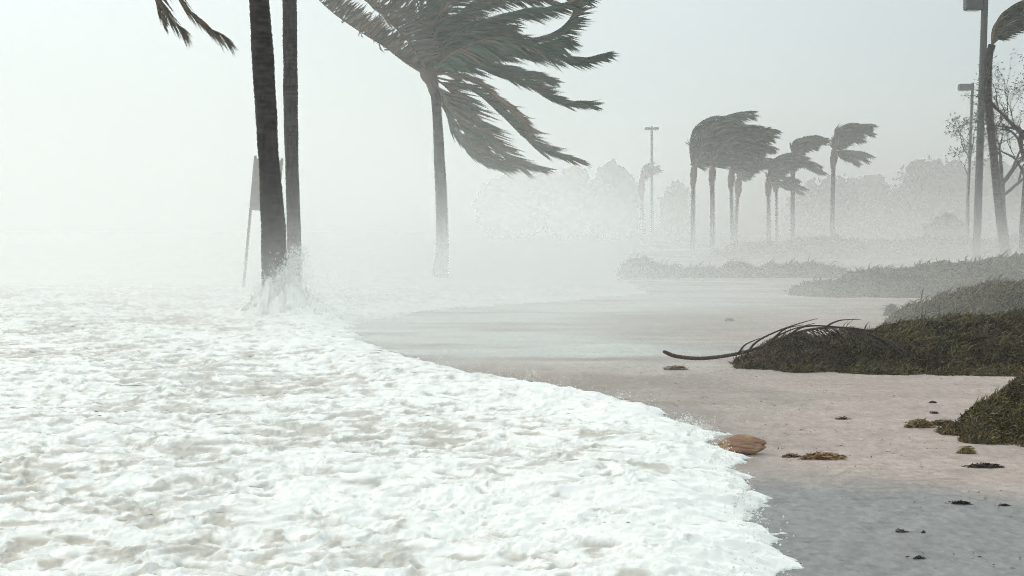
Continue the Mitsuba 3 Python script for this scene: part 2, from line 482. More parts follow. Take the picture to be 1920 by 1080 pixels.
# -- the near palm: dark leaning trunk in the surf, crown above the picture
k = thing('palm_tree', 'nearest palm, thick almost black trunk leaning left out of the foam, splash at its foot', 'palm tree', None)
_, c = palm_trunk([(517, 625), (516, 590), (514, 480), (511, 400), (504, 300), (498, 200), (492, 100), (486, 0), (477, -110), (468, -225)],
                  [60, 54, 48, 45, 38, 40, 41, 37, 36, 34], 24.0, k, 3)
rng = np.random.default_rng(21)
O = c[-1, :3]
for i, q in enumerate(([(400, -275, 24), (318, -180, 23.8), (322, -30, 23.6), (375, 38, 23.6), (429, 75, 23.6)],
                       [(390, -250, 24.3), (292, -140, 24.2), (292, -22, 24.2), (318, 28, 24.2), (346, 60, 24.2)],
                       [(385, -260, 24.4), (284, -150, 24.6), (285, -30, 24.5), (296, 10, 24.5), (306, 46, 24.5)])):
    frond(k, [O] + [W(*x) for x in q], rng, leaf=0.42 if i < 2 else 0.3, width=0.024, n=72, sweep=0.8, droop=1.0, rach=0.022, color=(0.06, 0.06, 0.05), dead=0.5, start=0.3, clump=0.3)
for i in range(11):
    a = rng.uniform(-1.3, 1.3)
    frond(k, wind_ctrl(O, [math.sin(a) * .5 + .25, math.cos(a * 2) * .6, 1.0], rng.uniform(2.6, 3.6), bend=1.2, sag=0.05), rng, leaf=0.55, n=60)

# -- the second palm, just behind and to the right of the first
k = thing('palm_tree', 'slimmer grey palm trunk close behind the right side of the nearest dark trunk', 'palm tree', None)
_, c = palm_trunk([(553, 590), (553, 565), (552, 480), (550, 400), (547, 300), (545, 200), (544, 100), (543, 0), (541, -120), (540, -260)],
                  [30, 28, 26, 26, 25, 27, 27, 27, 25, 24], 29.0, k, 5)
O = c[-1, :3]
for i in range(12):
    a = rng.uniform(-1.3, 1.3)
    frond(k, wind_ctrl(O, [math.sin(a) * .5 + .2, math.cos(a * 2) * .6, 1.0], rng.uniform(2.8, 3.8), bend=1.2, sag=0.0), rng, leaf=0.6, n=60)

# -- the middle palm with its whole crown thrown over by the wind
k = thing('palm_tree', 'windswept palm in the middle distance with its big ragged crown streaming to the right', 'palm tree', None)
YM = 42.0
_, c = palm_trunk([(826, 545), (826, 525), (826, 505), (828, 485), (829, 440), (827, 360), (823, 280), (820, 220), (815, 170), (806, 138)],
                  [34, 31, 29, 25, 23, 22, 20, 18, 18, 22], YM, k, 8)
rng = np.random.default_rng(33)
GR, GD, PK = (0.075, 0.112, 0.082), (0.050, 0.090, 0.066), (0.14, 0.105, 0.09)
mids = [
    # right-hand fronds (pixels, distance offset), colour, leaf length
    ([(806, 140, 0), (880, 108, -.5), (990, 100, -1), (1070, 112, -1.1), (1132, 102, -1)], GD, .62, .2, 0.3),
    ([(806, 140, 0), (890, 125, .5), (970, 150, 1), (1040, 188, 1.2), (1108, 196, 1.3)], GD, .66, .2, 0.2),
    ([(806, 142, 0), (880, 165, -.6), (940, 215, -1), (1000, 270, -1.2), (1078, 300, -1.2)], GR, .70, .35, .25),
    ([(808, 142, 0), (850, 175, .3), (900, 245, .6), (950, 295, .8), (1010, 315, 1)], GR, .75, .45, .3),
    ([(810, 146, 0), (838, 190, -.8), (872, 250, -1.2), (905, 295, -1.3), (945, 308, -1.3)], GR, .75, .35, .3),
    ([(810, 146, 0), (832, 200, .9), (850, 245, 1.4), (878, 285, 1.5), (905, 303, 1.5)], GR, .62, .4, .4),
    ([(806, 140, 0), (870, 140, -1), (920, 175, -1.5), (965, 215, -1.8), (985, 240, -1.8)], PK, .5, .7, .5),
    ([(806, 138, 0), (870, 90, 1), (960, 80, 1.5), (1040, 60, 1.6), (1075, 20, 1.6), (1050, -12, 1.5)], GD, .62, .2, .2),
    ([(806, 138, 0), (850, 70, -1), (930, 30, -1.6), (1020, 15, -1.8), (1100, -4, -1.8)], GD, .62, .2, .3),
    ([(806, 138, 0), (840, 50, .6), (910, -10, 1), (1000, -25, 1), (1085, -30, 1)], GD, .62, .2, .3),
    ([(806, 138, 0), (850, 100, -1.6), (930, 70, -2.4), (1010, 82, -2.6), (1055, 70, -2.6)], GD, .75, .2, .7),
    ([(806, 138, 0), (830, 60, 1.4), (880, 10, 2), (950, -10, 2.2), (1030, 0, 2.2)], GD, .7, .25, .5),
    ([(804, 138, 0), (815, 50, -.8), (850, -20, -1.2), (910, -60, -1.4), (990, -70, -1.4)], GD, .7, .25, .3),
    ([(804, 138, 0), (800, 50, .5), (820, -40, 1), (880, -90, 1), (960, -110, 1)], GR, .7, .25, .3),
    ([(804, 140, 0), (860, 110, 1.8), (920, 120, 2.4), (985, 135, 2.6), (1030, 150, 2.6)], GR, .6, .3, .4),
    # fronds that point up into the wind, leaflets streaming back
    ([(802, 142, 0), (752, 105, -.4), (690, 68, -.8), (630, 28, -1), (585, -12, -1)], (.07, .075, .062), .62, .35, -.05),
    ([(802, 142, 0), (762, 118, .6), (715, 82, 1), (660, 40, 1.2), (605, -15, 1.2)], (.07, .075, .062), .6, .35, 0),
    ([(804, 140, 0), (775, 90, -1), (735, 45, -1.6), (690, 5, -1.8), (630, -40, -1.8)], (.075, .075, .065), .75, .35, 0.1),
    ([(804, 140, 0), (785, 75, .8), (750, 20, 1.3), (700, -30, 1.5), (650, -60, 1.5)], (.075, .075, .065), .75, .35, 0.1),
    ([(804, 140, 0), (795, 60, -.3), (775, -20, -.5), (745, -90, -.5), (730, -130, -.5)], GR, .75, .3, 0.15),
    ([(804, 140, 0), (805, 70, 1.2), (800, 0, 1.8), (800, -70, 2), (830, -120, 2)], GR, .75, .3, 0.2),
]
for q, colr, leaf, dead, droop in mids:
    ctrl = [W(u, v, YM + d) for u, v, d in q]
    frond(k, ctrl, rng, leaf=leaf * 1.25, width=0.055, n=135, sweep=1.0, droop=droop, rach=0.035, color=colr, dead=dead, start=0.1, clump=0.16)
for i in range(9):
    a = rng.uniform(-1.2, 1.2)
    ctrl = wind_ctrl(c[-1, :3], [0.5 + 0.3 * math.sin(a), math.sin(a * 1.7), 0.75 + .5 * rng.random()], rng.uniform(2.2, 3.4), bend=1.5, sag=0.1 + .3 * rng.random())
    frond(k, ctrl, rng, leaf=0.8, width=0.055, n=110, sweep=1.0, droop=0.3, rach=0.035, color=GR, dead=0.35, start=0.05, clump=0.1)
# fibrous husk where the fronds leave the trunk
sh = spline([np.append(W(816, 178, YM), .14), np.append(W(811, 158, YM), .18), np.append(W(804, 138, YM), .26), np.append(W(798, 112, YM), .2)], 14)
hv, hf = tube(sh[:, :3], sh[:, 3], 14, lambda i, a: 1 + 0.25 * (meshkit.fbm(np.stack([np.cos(a) * 2 + 0 * i, np.sin(a) * 2 + 0 * i, i * .5 + 0 * a], -1), 3, 4) - .5))
put('crown_sheath', (hv, hf), 'foliage_bsdf', k, smooth=True, color=np.tile([0.12, 0.095, 0.08], (len(hv), 1)))


def far_palm(base, top, y, size, seed, label, n=15, w=(9, 6), spread=0.9, tail=0, lean=0.0, group=None, dark=1.0, bend=1.25):
    """A palm of the far group: slim trunk, old brown leaf bases under the crown, fronds swept over to the right."""
    k = thing('palm_tree', label, 'palm tree', group)
    rng = np.random.default_rng(seed)
    mid = ((base[0] + top[0]) / 2 + lean, (base[1] + top[1]) / 2)
    palm_trunk([(base[0], base[1] + 8), base, mid, top], [w[0] * 1.1, w[0], w[1], w[1]], y, k, seed, bands=0.3, sides=9)
    O = W(top[0], top[1], y)
    L = PX(size, y)
    for i in range(n):
        a = 2 * math.pi * (i + rng.random() * .7) / n
        tilt = spread * (0.35 + 0.65 * rng.random())
        d0 = np.array([0.18 + 0.55 * math.sin(tilt) * math.cos(a), math.sin(tilt) * math.sin(a), math.cos(tilt) + 0.25])
        ctrl = wind_ctrl(O, d0, L * rng.uniform(0.62, 1.1), bend=bend * rng.uniform(.8, 1.15), sag=0.1 + 0.55 * rng.random())
        frond(k, ctrl, rng, leaf=L * 0.27, width=0.085, n=60, sweep=0.9, droop=0.35, rach=0.04, color=np.array([0.055, 0.072, 0.055]) * dark, dead=0.2, start=0.08, clump=.22)
    for i in range(tail):
        d0 = np.array([0.9, rng.uniform(-.6, .6), rng.uniform(-.5, .2)])
        frond(k, wind_ctrl(O, d0, L * rng.uniform(0.6, .9), bend=1.0, sag=0.6), rng, leaf=L * 0.24, width=0.085, n=48, sweep=0.8, droop=0.5, rach=0.04, color=np.array([0.07, 0.072, 0.055]) * dark, dead=0.4)
    # brown skirt of old leaf bases
    s = spline([np.append(W(top[0] - 1, top[1] + 30, y), PX(4.2, y)), np.append(W(top[0], top[1] + 16, y), PX(6.5, y)), np.append(W(top[0] + 1, top[1], y), PX(6, y)), np.append(W(top[0] + 3, top[1] - 10, y), PX(3, y))], 12)
    hv, hf = tube(s[:, :3], s[:, 3], 10, lambda i, a: 1 + 0.5 * (meshkit.fbm(np.stack([np.cos(a) * 2 + 0 * i, np.sin(a) * 2 + 0 * i, i * .6 + 0 * a + seed], -1), 3, 4) - .5))
    put('leaf_bases', (hv, hf), 'foliage_bsdf', k, smooth=True, color=np.tile([0.11, 0.072, 0.055], (len(hv), 1)))
    return k


far_palm((1299, 472), (1300, 318), 80, 150, 101, 'leftmost palm of the far group, straight slim trunk at the left end of the row', n=25, w=(10, 8))
far_palm((1336, 472), (1335, 318), 79, 135, 102, 'second palm from the left in the far group, under the biggest swept crown', n=25, w=(11, 9))
far_palm((1373, 465), (1371, 325), 84, 92, 103, 'third palm from the left in the far group, left trunk of a close pair', n=15, w=(8, 7))
far_palm((1378, 462), (1384, 340), 88, 84, 104, 'right trunk of the close pair of palms in the far group', n=15, w=(7, 7))
far_palm((1441, 462), (1441, 338), 86, 80, 105, 'far palm with a red brown skirt below the middle crown', n=15, w=(8, 7), tail=2)
far_palm((1457, 462), (1455, 330), 90, 68, 106, 'slender far palm just right of the one with the red brown skirt', n=13, w=(6, 5), tail=2)
far_palm((1486, 460), (1487, 296), 88, 76, 107, 'tall far palm with a thin comb like crown, second from the right of the group', n=13, w=(9, 8), tail=3)
far_palm((1560, 458), (1563, 285), 92, 88, 108, 'rightmost palm of the far group standing apart from the others', n=14, w=(9, 8), tail=4)
far_palm((1206, 455), (1203, 338), 120, 44, 109, 'small faint palm beside the far double headed lamp', n=15, w=(7, 6))

# -- palm by the lamp post at the right edge
k = thing('palm_tree', 'palm at the right edge whose leaning trunk crosses the near lamp post', 'palm tree', None)
YR = 57.0
_, c = palm_trunk([(1897, 515), (1890, 492), (1880, 440), (1871, 370), (1864, 300), (1857, 230), (1852, 170), (1854, 110), (1860, 84)],
                  [26, 22, 18, 16, 15, 15, 15, 14, 14], YR, k, 17, bands=0.2, sides=12)
rng = np.random.default_rng(71)
for i in range(20):
    a = 2 * math.pi * i / 20
    tilt = 0.9 * (0.3 + .7 * rng.random())
    d0 = np.array([0.3 + 0.6 * math.sin(tilt) * math.cos(a), math.sin(tilt) * math.sin(a), math.cos(tilt) + .1])
    frond(k, wind_ctrl(c[-1, :3], d0, rng.uniform(2.6, 3.3), bend=1.3, sag=.2 + .5 * rng.random()), rng, leaf=0.6, width=0.05, n=56, sweep=0.9, droop=0.3, rach=0.035, color=(.055, .07, .056), dead=.15)

# ------------------------------------------------------------------ lamps and the sign
def lamp(base, top, y, w, head, label, double=False, cap=0):
    k = thing('street_lamp', label, 'street lamp')
    a, b = W(*base, y), W(*top, y)
    a[2] = min(a[2], 0.0) - 0.05
    n = 12
    t = np.linspace(0, 1, n)[:, None]
    put('pole', tube(a * (1 - t) + b * t, PX(w, y) / 2 * (1.08 - 0.2 * t[:, 0]), 12), 'metal_bsdf', k, smooth=40)
    put('base_plate', rbox(PX(w, y) * 2.2, PX(w, y) * 2.2, 0.12, (a[0], a[1], 0.09), .02), 'metal_bsdf', k)
    hw, hh = PX(head[0], y), PX(head[1], y)
    for s in ((-1, 1) if double else (-1,)):
        c0 = b + np.array([s * (PX(w, y) / 2 + hw / 2 - (0.02 if not double else -0.02)), 0, -hh / 2 - 0.02])
        put('arm', tube(np.array([b + [0, 0, -hh * .55], c0 + [0, 0, hh * .0]]), 0.05, 8), 'metal_bsdf', k, smooth=40)
        hk = put('lamp_head', rbox(hw, max(.45, hw * .6), hh, c0, .05), 'metal_bsdf', k)
        gv, gf = rbox(hw * .7, max(.3, hw * .4), 0.03, c0 - np.array([0, 0, hh / 2 + 0.013]), .008)
        scene[hk + '__lens'] = ply((gv, gf), 'lens_bsdf')
    put('cap', tube(np.array([b, b + [0, 0, .06]]), [PX(w, y) * .5, PX(w, y) * .3], 12), 'metal_bsdf', k, smooth=40)
    return k


scene['lens_bsdf'] = {'type': 'principled', 'base_color': {'type': 'rgb', 'value': [0.45, 0.46, 0.44]}, 'roughness': 0.25}
lamp((1830, 500), (1847, -10), 60, 14, (32, 28), 'tall thick lamp post at the right, its box head at the top edge')
lamp((1810, 475), (1824, 157), 88, 6, (24, 12), 'thin lamp post with a small box head just left of the thick post')
lamp((1222, 463), (1222, 238), 112, 5, (10, 5), 'far lamp post with two heads like a letter T, alone left of the palm group', double=True)

k = thing('notice_board', 'grey leaning notice board on thin posts in the surf, half hidden behind the nearest palm', 'sign')
YS = 34.0
tl, tr, bl, br = W(478, 297, YS), W(528, 301, YS + .2), W(470, 394, YS), W(520, 396, YS + .2)
n_ = unit(np.cross(tr - tl, bl - tl)) * 0.02
bv = np.vstack([np.array([tl, tr, br, bl]) + n_, np.array([tl, tr, br, bl]) - n_])
bf = np.array([[0, 1, 2], [0, 2, 3], [4, 6, 5], [4, 7, 6], [0, 4, 5], [0, 5, 1], [1, 5, 6], [1, 6, 2], [2, 6, 7], [2, 7, 3], [3, 7, 4], [3, 4, 0]])
put('board', trimesh.Trimesh(bv, bf), 'board_bsdf', k)
for (a, b) in (((479, 292), (455, 556)), ((529, 297), (504, 556))):
    q0, q1 = W(*a, YS + .07), W(*b, YS + .07)
    put('post', tube(np.array([q0, (q0 + q1) / 2, q1]), 0.034, 8), 'board_bsdf', k, smooth=40)
q0, q1 = tl * .94 + bl * .06 + np.array([0, .045, 0]), tr * .94 + br * .06 + np.array([0, .045, 0])
put('batten', tube(np.array([q0, q1]), 0.022, 6), 'board_bsdf', k)

# ------------------------------------------------------------------ mounds of scrub and seaweed on the sand
def mound(label, bumps, n_blades, seed, step=0.05, blade=(0.10, 0.22), width=0.012, rough=0.25, lump=0.35, tone=1.0, green=0.55, name='scrub_mound', cat='scrub mound'):
    rng = np.random.default_rng(seed)
    b = np.array(bumps, float)                                     # x, y, rx, ry, h
    x0, x1 = (b[:, 0] - b[:, 2] * 1.15).min(), (b[:, 0] + b[:, 2] * 1.15).max()
    y0, y1 = (b[:, 1] - b[:, 3] * 1.15).min(), (b[:, 1] + b[:, 3] * 1.15).max()

    def height(x, y):
        acc = np.zeros_like(x)
        wx = x + lump * (fb(x, y, lump * 2.2, 3, seed) - .5)
        wy = y + lump * (fb(x, y, lump * 2.2, 3, seed + 1) - .5)
        for cx, cy, rx, ry, h in b:
            d2 = ((wx - cx) / rx) ** 2 + ((wy - cy) / ry) ** 2
            acc = np.maximum(acc, h * np.clip(1 - d2, 0, 1) ** 0.6)
        puff = 1 - np.abs(2 * fb(x, y, lump, 3, seed + 2) - 1)
        return np.where(acc > 0, acc * (1 - rough * 2 + rough * 4 * puff * 0.8), -0.05), acc

    xs, ys = np.arange(x0, x1 + step, step), np.arange(y0, y1 + step, step)
    X, Y = np.meshgrid(xs, ys)
    Z, A = height(X, Y)
    Zg = Z + ground_z(X, Y) - 0.03
    v, f, idx = grid_mesh(X, Y, Zg, keep=A > 0)
    m = fb(v[:, 0], v[:, 1], 0.4, 3, seed + 5)[:, None]
    k = thing(name, label, cat)
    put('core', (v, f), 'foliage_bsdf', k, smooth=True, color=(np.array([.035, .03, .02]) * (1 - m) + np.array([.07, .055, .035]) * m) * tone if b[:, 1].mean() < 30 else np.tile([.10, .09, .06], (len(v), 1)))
    tri = v[f]
    nrm = np.cross(tri[:, 1] - tri[:, 0], tri[:, 2] - tri[:, 0])
    area = np.linalg.norm(nrm, axis=1)
    ok = tri[:, :, 2].max(1) > -0.02
    area = np.where(ok, area, 0)
    pick = rng.choice(len(f), n_blades, p=area / area.sum())
    r1, r2 = rng.random((2, n_blades, 1))
    q = 1 - np.sqrt(r1)
    base = tri[pick, 0] * q + tri[pick, 1] * (np.sqrt(r1) * (1 - r2)) + tri[pick, 2] * (np.sqrt(r1) * r2)
    nn = unit(nrm[pick]); nn = np.where(nn[:, 2:] < 0, -nn, nn)
    clump = fb(base[:, 0] * 1.0, base[:, 1], 0.28 * max(1, lump / .35), 2, seed + 7) - 0.5
    d = nn * 0.8 + rng.normal(size=(n_blades, 3)) * 0.6 + np.array([0.3, 0.0, 0.1]) + np.stack([np.cos(clump * 20), np.sin(clump * 20), 0 * clump], 1) * 0.2
    ln = rng.uniform(*blade, n_blades) * (0.75 + clump)
    tall_ = rng.random(n_blades) < .03
    ln = np.where(tall_, ln * 2.2, ln)
    d = np.where(tall_[:, None], d + np.array([.5, 0, 1.0]), d)
    bv, bf = blades(base - nn * 0.01, d, ln, np.full(n_blades, width) * (.6 + .8 * rng.random(n_blades)), np.array([0.25, 0, -0.35]) + rng.normal(size=(n_blades, 3)) * .12)
    g = np.clip(green + 1.6 * (fb(base[:, 0], base[:, 1], 0.7 * max(1, lump / .35), 3, seed + 9) - .5) + rng.normal(size=n_blades) * .18, 0, 1)[:, None]
    c = np.array([.145, .092, .050]) * (1 - g) + np.array([.150, .145, .052]) * g
    c = c * (0.35 + 1.0 * rng.random((n_blades, 1))) * tone
    dry = np.clip((fb(base[:, 0], base[:, 1], 0.33 * max(1, lump / .35), 3, seed + 13) - .52) * 7, 0, 1)[:, None]
    c = c * (1 - .55 * dry) if name == 'scrub_mound' else c
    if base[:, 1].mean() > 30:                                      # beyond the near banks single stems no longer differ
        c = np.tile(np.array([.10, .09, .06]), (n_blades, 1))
    pale = (rng.random((n_blades, 1)) < 0.06) & (base[:, 1:2].mean() < 30)
    # a few stems stand out of the mat
    c = np.where(pale, np.array([.23, .19, .11]) * tone, c)
    put('strands', (bv, bf), 'foliage_bsdf', k, smooth=bool(base[:, 1].mean() > 30), color=np.repeat(c, 5, axis=0), kind='stuff')
    return k


m1 = [(2.98, 16.2, .5, .6, .12), (3.5, 16.5, .7, .9, .25), (4.15, 16.6, .8, 1.1, .30), (4.8, 16.7, .9, 1.3, .37), (5.6, 17.0, 1.1, 1.6, .42), (6.6, 17.4, 1.2, 1.9, .46),
      (3.3, 15.55, .35, .22, .06), (4.0, 15.4, .5, .25, .07), (4.75, 15.3, .35, .22, .06), (5.3, 15.25, .45, .25, .08), (2.72, 15.9, .25, .2, .05)]
mound('dark olive scrub mound at the right with the fallen palm frond across its left end', m1, 85000, 201, step=.04, blade=(.05, .15), width=.012, tone=.84, rough=.29)
m2 = [(3.85, 10.75, .45, .5, .26), (4.35, 10.9, .7, .7, .46), (5.0, 11.2, .8, .9, .6),
      (3.55, 10.35, .22, .16, .06), (3.95, 10.15, .25, .15, .06), (3.42, 10.8, .2, .2, .07)]
mound('nearest scrub mound, cut off by the right edge of the picture beside the sand', m2, 52000, 202, step=.03, blade=(.04, .11), width=.010, lump=.28)
mound('low narrow hump of scrub in the mist, its left end farthest out toward the water', [(4.0, 44.6, .75, 1.0, .50), (4.9, 44.5, .9, .9, .34), (5.8, 44.5, .9, .9, .27)], 2200, 203, step=.16, blade=(.15, .35), width=.03, lump=.5)
mound('second low hump of scrub in the mist, right of the outermost one', [(7.3, 45, .9, 1.0, .36), (8.4, 45, 1.1, 1.0, .34), (9.6, 45.2, 1.3, 1.2, .34)], 2600, 204, step=.16, blade=(.15, .35), width=.03, lump=.5)
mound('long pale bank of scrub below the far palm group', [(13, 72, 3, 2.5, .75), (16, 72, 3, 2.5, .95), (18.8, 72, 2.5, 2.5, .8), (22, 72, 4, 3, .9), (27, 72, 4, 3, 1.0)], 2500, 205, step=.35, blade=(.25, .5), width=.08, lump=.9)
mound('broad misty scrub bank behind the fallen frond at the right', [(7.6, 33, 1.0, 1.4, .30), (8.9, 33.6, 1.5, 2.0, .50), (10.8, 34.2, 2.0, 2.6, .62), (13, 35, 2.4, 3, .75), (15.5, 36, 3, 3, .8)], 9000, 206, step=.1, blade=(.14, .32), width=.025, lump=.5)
mound('greyish scrub mound half hidden behind the dark one at the right edge', [(6.9, 22.5, .9, 1.0, .34), (8.0, 23, 1.3, 1.5, .58), (9.6, 23.5, 1.6, 1.7, .72)], 22000, 207, step=.06, blade=(.1, .24), width=.016)

# ------------------------------------------------------------------ fallen palm frond
k = thing('fallen_palm_frond', 'fallen dark palm frond with a long curved stalk lying over the scrub mound', 'palm frond')
rng = np.random.default_rng(301)
stalk = np.array([W(1244, 659, 15.4), W(1268, 668, 15.45), W(1310, 672, 15.5), W(1355, 668, 15.55), W(1400, 659, 15.6), W(1440, 645, 15.6), W(1490, 625, 15.6),
                  W(1540, 615, 15.65), W(1600, 616, 15.7), W(1645, 632, 15.75), W(1700, 652, 15.8)])
c = spline(stalk, 60)
rad = np.interp(np.linspace(0, 1, 60), [0, .05, .3, .5, 1], [.017, .022, .020, .017, .007])
sv, sf = tube(c, rad, 8)
put('stalk', (sv, sf), 'foliage_bsdf', k, smooth=True, color=np.tile([.085, .062, .048], (len(sv), 1)))
ribs = [[(1400, 662), (1420, 640), (1455, 622), (1500, 606), (1534, 597)], [(1425, 655), (1450, 634), (1490, 616), (1528, 606)],
        [(1545, 616), (1560, 606), (1580, 600), (1614, 599)], [(1385, 662), (1398, 646), (1425, 634)], [(1625, 628), (1640, 618), (1656, 610)],
        [(1395, 660), (1430, 650), (1480, 640)], [(1480, 628), (1510, 612), (1570, 613), (1610, 622)], [(1440, 646), (1470, 618), (1505, 609)],
        [(1600, 616), (1640, 621), (1690, 622)]]
for i, r in enumerate(ribs):
    cc = spline([W(u, v_, 15.55 - .04 * i + .03 * j) for j, (u, v_) in enumerate(r)], 18)
    lv, lf = tube(cc, np.linspace(.014, .003, 18), 6)
    put('leaflet', (lv, lf), 'foliage_bsdf', k, smooth=True, color=np.tile([.045, .037, .032], (len(lv), 1)))
t = np.linspace(.52, .98, 110)
pos = np.stack([np.interp(t, np.linspace(0, 1, 60), c[:, j]) for j in range(3)], 1)
d = np.array([.8, 0, 0]) + np.where(np.arange(110)[:, None] % 2 == 0, np.array([0, -.9, -.55]), np.array([.1, -.3, -.75])) + rng.normal(size=(110, 3)) * .22
lv, lf = blades(pos, d, rng.uniform(.18, .42, 110), np.full(110, .014), np.array([.2, 0, -.3]) + rng.normal(size=(110, 3)) * .1)
put('withered_leaflets', (lv, lf), 'foliage_bsdf', k, color=np.repeat(np.array([.05, .042, .035]) * (.6 + .8 * rng.random((110, 1))), 5, axis=0), kind='stuff')

# ------------------------------------------------------------------ coconut and wrack on the sand
ico = trimesh.creation.icosphere(5)
v = np.array(ico.vertices)
lon = np.arctan2(v[:, 1], v[:, 2])
body = v * np.array([.143, .085, .066]) * (1 + .11 * np.cos(3 * lon + .4))[:, None]
body *= (1 + .34 * (meshkit.fbm(v * 2.0 + 5, 4, 3) - .5))[:, None]
body[:, 0] += np.where(body[:, 0] < 0, body[:, 0] * .06, 0)
slit = np.exp(-((v[:, 2] + .15 + .2 * v[:, 0]) / .06) ** 2) * np.clip(-v[:, 1], 0, 1) * (1 - v[:, 0] ** 2)
body *= (1 - .10 * slit)[:, None]
ca, sa = math.cos(-.12), math.sin(-.12)
body = body @ np.array([[ca, -sa, 0], [sa, ca, 0], [0, 0, 1]]).T
cpos = P(1395, 853)
k = put('coconut', (body + np.array([cpos[0], cpos[1] + .05, .062]), np.array(ico.faces)), 'husk_bsdf', smooth=True,
        label='orange brown coconut husk lying on the sand at the foam edge', cat='coconut')


def wrack(label, u, v_, w, h, n, seed, colr=(.12, .09, .06), name='seaweed_scrap', cat='seaweed', leaf=.05):
    """A strip of torn seaweed and leaf litter washed onto the sand."""
    rng = np.random.default_rng(seed)
    n = n * 2
    c = P(u, v_)
    wx, y = PX(w, c[1]) / 2, c[1]
    b = np.column_stack([c[0] + wx * rng.uniform(-1, 1, n) * rng.random(n) ** .4, y + rng.normal(size=n) * wx * .16, np.zeros(n)])
    b[:, 2] = ground_z(b[:, 0], b[:, 1]) + rng.random(n) ** 2 * PX(h, y) * (1 - ((b[:, 0] - c[0]) / wx) ** 2 * .7)
    d = rng.normal(size=(n, 3)) * np.array([1, .8, .16]) + np.array([.5, 0, .03])
    bv, bf = blades(b, d, rng.uniform(.3, 1.0, n) * leaf, np.full(n, leaf * .2), np.array([.1, 0, -.2]) + rng.normal(size=(n, 3)) * .2)
    bv[:, 2] = np.maximum(bv[:, 2], ground_z(bv[:, 0], bv[:, 1]) + .001)
    cc = np.array(colr) * (.5 + 1.0 * rng.random((n, 1)))
    return put(name, (bv, bf), 'foliage_bsdf', color=np.repeat(cc, 5, axis=0), label=label, cat=cat)


wrack('thin strip of brown and yellow seaweed right of the coconut', 1540, 862, 90, 12, 420, 401, (.30, .19, .11))
wrack('small brown seaweed wisp between the coconut and the seaweed strip', 1482, 858, 34, 6, 110, 402, (.2, .13, .09))
wrack('straggling tan tuft left of the nearest scrub mound', 1722, 804, 56, 16, 420, 403, (.26, .20, .11))
wrack('brown litter between the tan tuft and the nearest scrub mound', 1768, 800, 60, 10, 300, 404, (.19, .14, .09))
wrack('yellowish tuft below the nearest scrub mound', 1811, 852, 30, 14, 200, 405, (.28, .22, .1))
wrack('dark seaweed strip with black knots below the yellowish tuft', 1845, 878, 80, 7, 260, 406, (.07, .055, .045), leaf=.04)
wrack('thin black strand with a knot on the pink sand at the lower right', 1800, 946, 40, 6, 120, 407, (.045, .04, .035), leaf=.035)
wrack('small black scrap at the right end of the strand on the pink sand', 1881, 949, 16, 4, 40, 408, (.045, .04, .035), leaf=.03)
wrack('dark wisp at the left on the grey wet sand', 1690, 998, 26, 4, 60, 409, (.06, .06, .055), leaf=.03)
wrack('tiny black speck right of the wisp on the grey wet sand', 1731, 1000, 7, 4, 22, 410, (.03, .03, .03), leaf=.02)
wrack('dark curl at the bottom on the grey wet sand', 1722, 1048, 24, 5, 60, 411, (.045, .045, .045), leaf=.028)
wrack('pinkish brown scraps below the stalk of the fallen frond', 1266, 692, 48, 8, 160, 412, (.24, .16, .12))
wrack('small dark scrap on the open sand below the scrub mound', 1578, 788, 26, 5, 60, 413, (.13, .1, .08), leaf=.04)
wrack('upper of two dark specks left of the nearest scrub mound', 1749, 757, 14, 4, 40, 414, (.11, .08, .07), leaf=.04)
wrack('lower of two dark specks left of the nearest scrub mound', 1751, 777, 14, 4, 40, 415, (.08, .06, .06), leaf=.04)
wrack('faint scrap on the misty sand above the fallen frond', 1368, 603, 16, 6, 40, 416, (.12, .1, .08), leaf=.09)
wrack('grey lump of weed on the misty sand beyond the fallen frond', 1670, 592, 28, 22, 200, 417, (.16, .14, .12), leaf=.12)
# fine litter over the sand
n = 2600
b = np.column_stack([R.uniform(.5, 7, n), R.uniform(6.5, 16, n), np.zeros(n)])
b = b[(edge_distance(b[:, 0], b[:, 1]) < -.3)]
n = len(b)
b[:, 2] = ground_z(b[:, 0], b[:, 1]) + .003
keep = fb(b[:, 0], b[:, 1], .8, 3, 77) > .5
b = b[keep]; n = len(b)
bv, bf = blades(b, R.normal(size=(n, 3)) * np.array([1, 1, .12]) + np.array([.6, 0, 0]), R.uniform(.006, .03, n), R.uniform(.004, .009, n), R.normal(size=(n, 3)) * .1)
bv[:, 2] = np.maximum(bv[:, 2], ground_z(bv[:, 0], bv[:, 1]) + .002)
put('beach_litter', (bv, bf), 'foliage_bsdf', color=np.repeat(np.array([.16, .12, .1]) * (.5 + R.random((n, 1))), 5, axis=0), label='fine scraps of litter scattered over the wet sand', cat='litter', kind='stuff')

# ------------------------------------------------------------------ splash against the nearest palms
rng = np.random.default_rng(501)
pts, rad, st = [], [], []
def plume(p0, p1, n, spread, r0=.004, r1=.02, power=1.3):
    t = rng.random(n) ** power
    q = np.array(p0)[None] * (1 - t[:, None]) + np.array(p1)[None] * t[:, None]
    q = q + rng.normal(size=(n, 3)) * (spread * (.35 + .9 * t))[:, None] * np.array([1, .8, 1])
    pts.append(q); rad.append(r0 + (r1 - r0) * rng.random(n) ** 4)
    st.append(np.tile(np.asarray(p1) - np.asarray(p0), (n, 1)) * .6 + rng.normal(size=(n, 3)) * .4)
plume(W(500, 585, 23.6), W(562, 472, 23.6), 8000, .07, .0025, .013)
plume(W(500, 590, 23.5), W(535, 515, 23.5), 8000, .11, .0025, .012)
plume(W(495, 605, 23.5), W(575, 545, 23.5), 9000, .15, .0025, .010)
plume(W(492, 605, 23.4), W(490, 530, 23.4), 4000, .08, .0025, .009)
